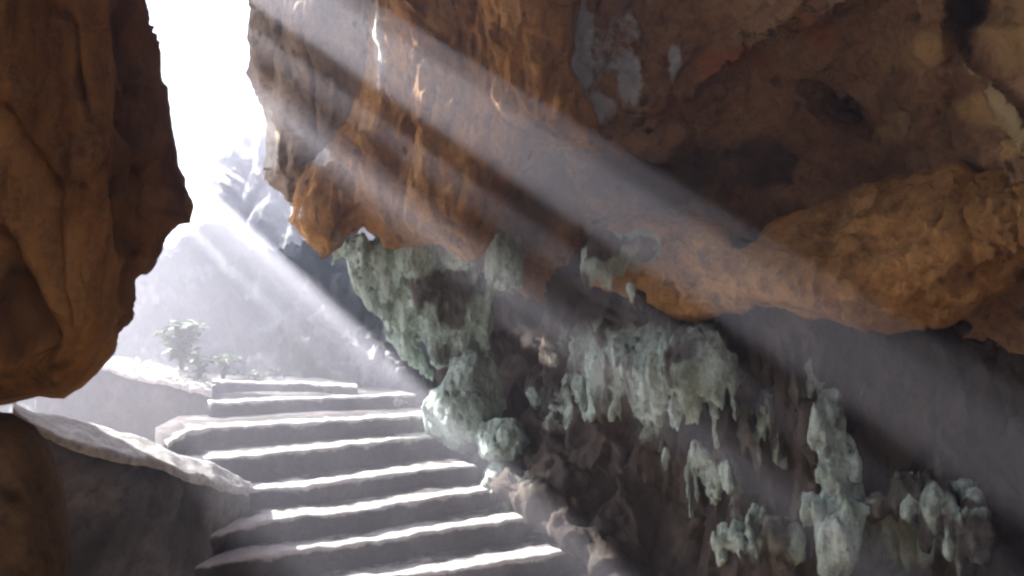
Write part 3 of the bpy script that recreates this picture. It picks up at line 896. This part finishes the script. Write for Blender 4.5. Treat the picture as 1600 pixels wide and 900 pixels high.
def curtain(name, label, cat, strips, seed, mat='flow', dark=0.2, bulge=0.0, h=0.02, group=None):
    """strips: (x, y top, y bottom, radius): many thin drips lying on the wall and melted into one sheet"""
    rnd = random.Random(seed)
    pr = []
    for x, y0, y1, r in strips:
        sway = rnd.uniform(4, 16)
        pts = []
        for t in (0, .35, .7, 1.0):
            yy = y0 + (y1 - y0) * t
            xx = x + sway * t * t + rnd.uniform(-3, 3)
            dd = wall_d(xx, yy) - 0.05 - bulge * math.sin(math.pi * min(1, t * .9 + .1)) + rnd.uniform(-.03, .03)
            pts.append((xx, yy, dd, r * (1.0, 1.05, .75, .22)[(0, .35, .7, 1.0).index(t)]))
        for a_, b_ in zip(pts[:-1], pts[1:]):
            pr.append(('c', W(*a_[:3]), W(*b_[:3]), a_[3] * a_[2] / F, b_[3] * b_[2] / F))
    o = sculpt(name, pr, M[mat], h, 0.045, nz_flow(0.05, 5.0, seed, (1, 1, .3)),
               {'dark': lambda V: dark + 0.55 * sstep(-0.1, 0.4, fbm(V, 3.0, 3, off=seed + 1, stretch=(1, 1, .5)))})
    tag(o, label, cat, group)
    return o


def fringe(x0, x1, top, bot, n, r, seed):
    rnd = random.Random(seed)
    out = []
    for i in range(n):
        t = (i + rnd.uniform(-.35, .35)) / max(1, n - 1)
        x = x0 + (x1 - x0) * t
        yt = np.interp(x, *zip(*top)); yb = np.interp(x, *zip(*bot))
        out.append((x, yt + rnd.uniform(-8, 8), yt + (yb - yt) * rnd.uniform(.5, 1.05), r * rnd.uniform(.6, 1.3)))
    return out


curtain('flowstone_curtain', 'widest pale green flowstone curtain with ragged drips under the ochre ledge', 'flowstone',
        fringe(900, 1150, [(900, 600), (940, 560), (1000, 540), (1080, 535), (1150, 560)], [(900, 660), (930, 690), (980, 690), (1010, 660), (1060, 705), (1090, 650), (1130, 710), (1150, 690)], 32, 15, 3)
        + fringe(930, 1120, [(930, 560), (1120, 535)], [(930, 640), (1120, 640)], 13, 20, 4), 3, dark=.06, bulge=.07)
curtain('flowstone_curtain', 'thin dull flowstone curtain to the right of the widest one, in deep shade', 'flowstone',
        fringe(1180, 1275, [(1180, 540), (1275, 580)], [(1180, 640), (1230, 700), (1275, 770)], 9, 12, 5), 5, 'wall', .1, bulge=.06)
curtain('stone_pillar', 'slender flowstone pillar swelling into a hanging lump at the bottom of the right wall', 'pillar',
        [(1288, 620, 800, 18), (1302, 640, 820, 18), (1318, 660, 830, 14), (1334, 690, 850, 10)]
        + fringe(1268, 1350, [(1268, 790), (1310, 770), (1350, 790)], [(1268, 830), (1300, 925), (1325, 910), (1350, 840)], 9, 17, 7) + [(1300, 800, 930, 24), (1318, 800, 890, 24)], 7, dark=.15, bulge=.11)
curtain('flowstone_curtain', 'dim flowstone curtain with long drips in the lower right corner', 'flowstone',
        fringe(1370, 1540, [(1370, 780), (1430, 750), (1490, 755), (1540, 810)], [(1370, 850), (1405, 890), (1450, 930), (1500, 915), (1540, 890)], 15, 14, 9), 9, dark=.3, bulge=.08)
curtain('flowstone_curtain', 'clumped flowstone curtain at the bottom edge left of the pillar', 'flowstone',
        fringe(1125, 1250, [(1125, 830), (1180, 800), (1250, 835)], [(1125, 890), (1190, 890), (1250, 890)], 12, 13, 11), 11, dark=.28, bulge=.06)
curtain('flowstone_curtain', 'narrow flowstone curtain of broken drips below the widest one', 'flowstone',
        [(1036, 700, 735, 9), (1084, 700, 810, 9), (1096, 690, 770, 11), (1108, 700, 800, 7), (1132, 715, 775, 15), (1120, 705, 760, 8), (1075, 740, 830, 8)], 13, dark=.22, bulge=.03, h=.014)
curtain('flowstone_curtain', 'stained flowstone curtain with sparse dark drips between the widest curtain and the pillar', 'flowstone',
        fringe(1160, 1290, [(1160, 640), (1290, 560)], [(1160, 760), (1220, 720), (1290, 680)], 10, 10, 21), 21, dark=.42, bulge=.03)
curtain('flowstone_curtain', 'dull green flowstone curtain beside the round boulder in the shadowed recess', 'flowstone',
        fringe(835, 900, [(835, 610), (900, 600)], [(835, 670), (900, 690)], 6, 14, 22), 22, dark=.42, bulge=.03)
o = sculpt('flowstone', drapery([(945, 400, 40, 40), (1000, 385, 40, 30)], [[(920, 420, 16), (915, 455, 7)], [(950, 430, 12), (952, 450, 6)], [(1000, 460, 10), (1004, 490, 5)], [(985, 450, 8), (990, 480, 4)]], 5.3), M['wall'], 0.022, 0.05, nz_flow(0.03, 5, 60),
           {'green': lambda V: 0.8 * sstep(-.3, .3, fbm(V, 2.5, 2))})
tag(o, 'grey green knob of flowstone at the left end of the ochre ledge', 'flowstone')

# ------------------------------------------------------------------ plants outside
def leaf(verts, faces, base, direc, L, wd, rnd):
    d = np.array(direc); d = d / np.linalg.norm(d)
    side = np.cross(d, [rnd.uniform(-.4, .4), rnd.uniform(-.4, .4), 1]); side /= np.linalg.norm(side) + 1e-9
    up = np.cross(side, d)
    n = len(verts)
    for t, w in ((0, .08), (.3, .9), (.6, .8), (1, .03)):
        c = np.array(base) + d * L * t - np.array([0, 0, 1]) * L * .35 * t * t
        verts += [c - side * wd * w + up * .15 * wd * w, c, c + side * wd * w + up * .15 * wd * w]
    for k in range(3):
        for j in range(2):
            a = n + k * 3 + j
            faces.append((a, a + 1, a + 4, a + 3))


def shrub(name, px_, py_, d, hgt, wid, nl, label, cat, seed, group=None, L=0.16):
    rnd = random.Random(seed)
    base = at(px_, py_, d)
    root = empty(name, tuple(base)); tag(root, label, cat, group)
    lv, lf, sv, sf = [], [], [], []
    for s in range(max(3, nl // 12)):
        a = rnd.uniform(0, 6.28); r = wid * rnd.uniform(.05, .5)
        tip = np.array([math.cos(a) * r, math.sin(a) * r, hgt * rnd.uniform(.55, 1)])
        pts = [np.zeros(3) + np.array([0, 0, -0.1]), tip * [.35, .35, .55], tip]
        for p, q, ra, rb in ((pts[0], pts[1], .014, .010), (pts[1], pts[2], .010, .004)):
            n = len(sv)
            for c, rr_ in ((p, ra), (q, rb)):
                for j in range(5):
                    sv.append(c + np.array([math.cos(j * 1.257) * rr_, math.sin(j * 1.257) * rr_, 0]))
            for j in range(5):
                sf.append((n + j, n + (j + 1) % 5, n + 5 + (j + 1) % 5, n + 5 + j))
        for j in range(12):
            t = rnd.uniform(.25, 1)
            c = pts[1] * (1 - t) + pts[2] * t if t > .5 else pts[0] * (1 - 2 * t) + pts[1] * 2 * t
            an = rnd.uniform(0, 6.28)
            leaf(lv, lf, c, (math.cos(an), math.sin(an), rnd.uniform(.0, .9)), L * rnd.uniform(.6, 1.2), L * .24, rnd)
    mesh_obj('foliage', lv, lf, M['leaf'], parent=root)
    mesh_obj('stem', sv, sf, M['stem'], parent=root)
    return root


shrub('shrub', 284, 568, 8.6, 0.5, 0.5, 240, 'leafy shrub standing tallest on the white top of the retaining wall', 'shrub', 1, L=.19)
shrub('shrub', 312, 588, 8.2, 0.34, 0.3, 70, 'small pale leafed plant at the right end of the retaining wall top', 'shrub', 2, L=.14)
shrub('shrub', 348, 582, 9.1, 0.26, 0.6, 130, 'low green plant just behind the top step', 'shrub', 3, L=.12)
shrub('shrub', 400, 598, 9.2, 0.16, 0.9, 110, 'thin sprawling plant hanging over the middle of the top step', 'shrub', 6, L=.10)

# fallen leaves and dry grass on top of the retaining wall
rnd = random.Random(9)
lv, lf = [], []
for i in range(420):
    t = rnd.random(); s = rnd.random()
    i0 = min(int(t * 4), 3); tt = t * 4 - i0
    a = fr[i0] * (1 - tt) + fr[i0 + 1] * tt; b = bk[i0] * (1 - tt) + bk[i0 + 1] * tt
    an = rnd.uniform(0, 6.28)
    leaf(lv, lf, a * (1 - s) + b * s + np.array([0, 0, .02]), (math.cos(an), math.sin(an), rnd.uniform(.1, .9)), rnd.uniform(.05, .12), .016, rnd)
M['litter'] = leaf_mat('dry leaf litter', (0.30, 0.30, 0.22), (0.46, 0.46, 0.36))
tag(mesh_obj('leaf_litter', lv, lf, M['litter']), kind='stuff')

# ------------------------------------------------------------------ haze, sun, sky, camera
hm = bpy.data.materials.new('cave mist'); hm.use_nodes = True
t = hm.node_tree; t.nodes.clear()
out = t.nodes.new('ShaderNodeOutputMaterial')
pv = t.nodes.new('ShaderNodeVolumePrincipled')
pv.inputs['Color'].default_value = HAZE_COL
pv.inputs['Density'].default_value = HAZE
pv.inputs['Anisotropy'].default_value = HAZE_G
t.links.new(pv.outputs[0], out.inputs['Volume'])
xa, xb, ya, yb, za, zb = -230, 230, -230, 230, -1.0, ZTOP
hv = [(x, y, z) for x in (xa, xb) for y in (ya, yb) for z in (za, zb)]
hf = [(0, 1, 3, 2), (4, 6, 7, 5), (0, 4, 5, 1), (2, 3, 7, 6), (0, 2, 6, 4), (1, 5, 7, 3)]
tag(mesh_obj('haze', hv, hf, hm, smooth=False), kind='stuff')

sun = bpy.data.lights.new('sun', 'SUN')
sun.energy = SUN_E; sun.angle = math.radians(0.5); sun.color = (1.0, 0.97, 0.94)
so = bpy.data.objects.new('sun', sun); COL.objects.link(so)
so.rotation_euler = Vector(-SUN).to_track_quat('-Z', 'Y').to_euler()
so.location = (0, 0, 30)

w = bpy.data.worlds.new('World'); S.world = w; w.use_nodes = True
nt = w.node_tree
sky = nt.nodes.new('ShaderNodeTexSky'); sky.sky_type = 'NISHITA'; sky.sun_disc = False
sky.sun_elevation = SUN_EL
sky.sun_rotation = -SUN_AZ          # measured from +Y, clockwise seen from above
sky.dust_density = 2.0
bg = nt.nodes['Background']; bg.inputs['Strength'].default_value = SKY_E
nt.links.new(sky.outputs[0], bg.inputs[0])

cam = bpy.data.cameras.new('camera')
cam.sensor_width = 36; cam.lens = 36 * F / 1600
cam.clip_start = 0.05; cam.clip_end = 1000
co = bpy.data.objects.new('camera', cam); COL.objects.link(co)
co.location = tuple(EYE); co.rotation_euler = (math.pi / 2 + PITCH, 0, 0)
S.camera = co

S.view_settings.view_transform = 'Standard'; S.view_settings.look = 'None'
S.view_settings.exposure = EXPO; S.view_settings.gamma = 1
S.view_settings.use_curve_mapping = False
c = S.cycles
c.use_denoising = True
c.max_bounces = 8; c.diffuse_bounces = 6; c.volume_bounces = 0; c.transparent_max_bounces = 8
c.sample_clamp_indirect = 6.0
c.use_adaptive_sampling = False
c.filter_width = 2.5
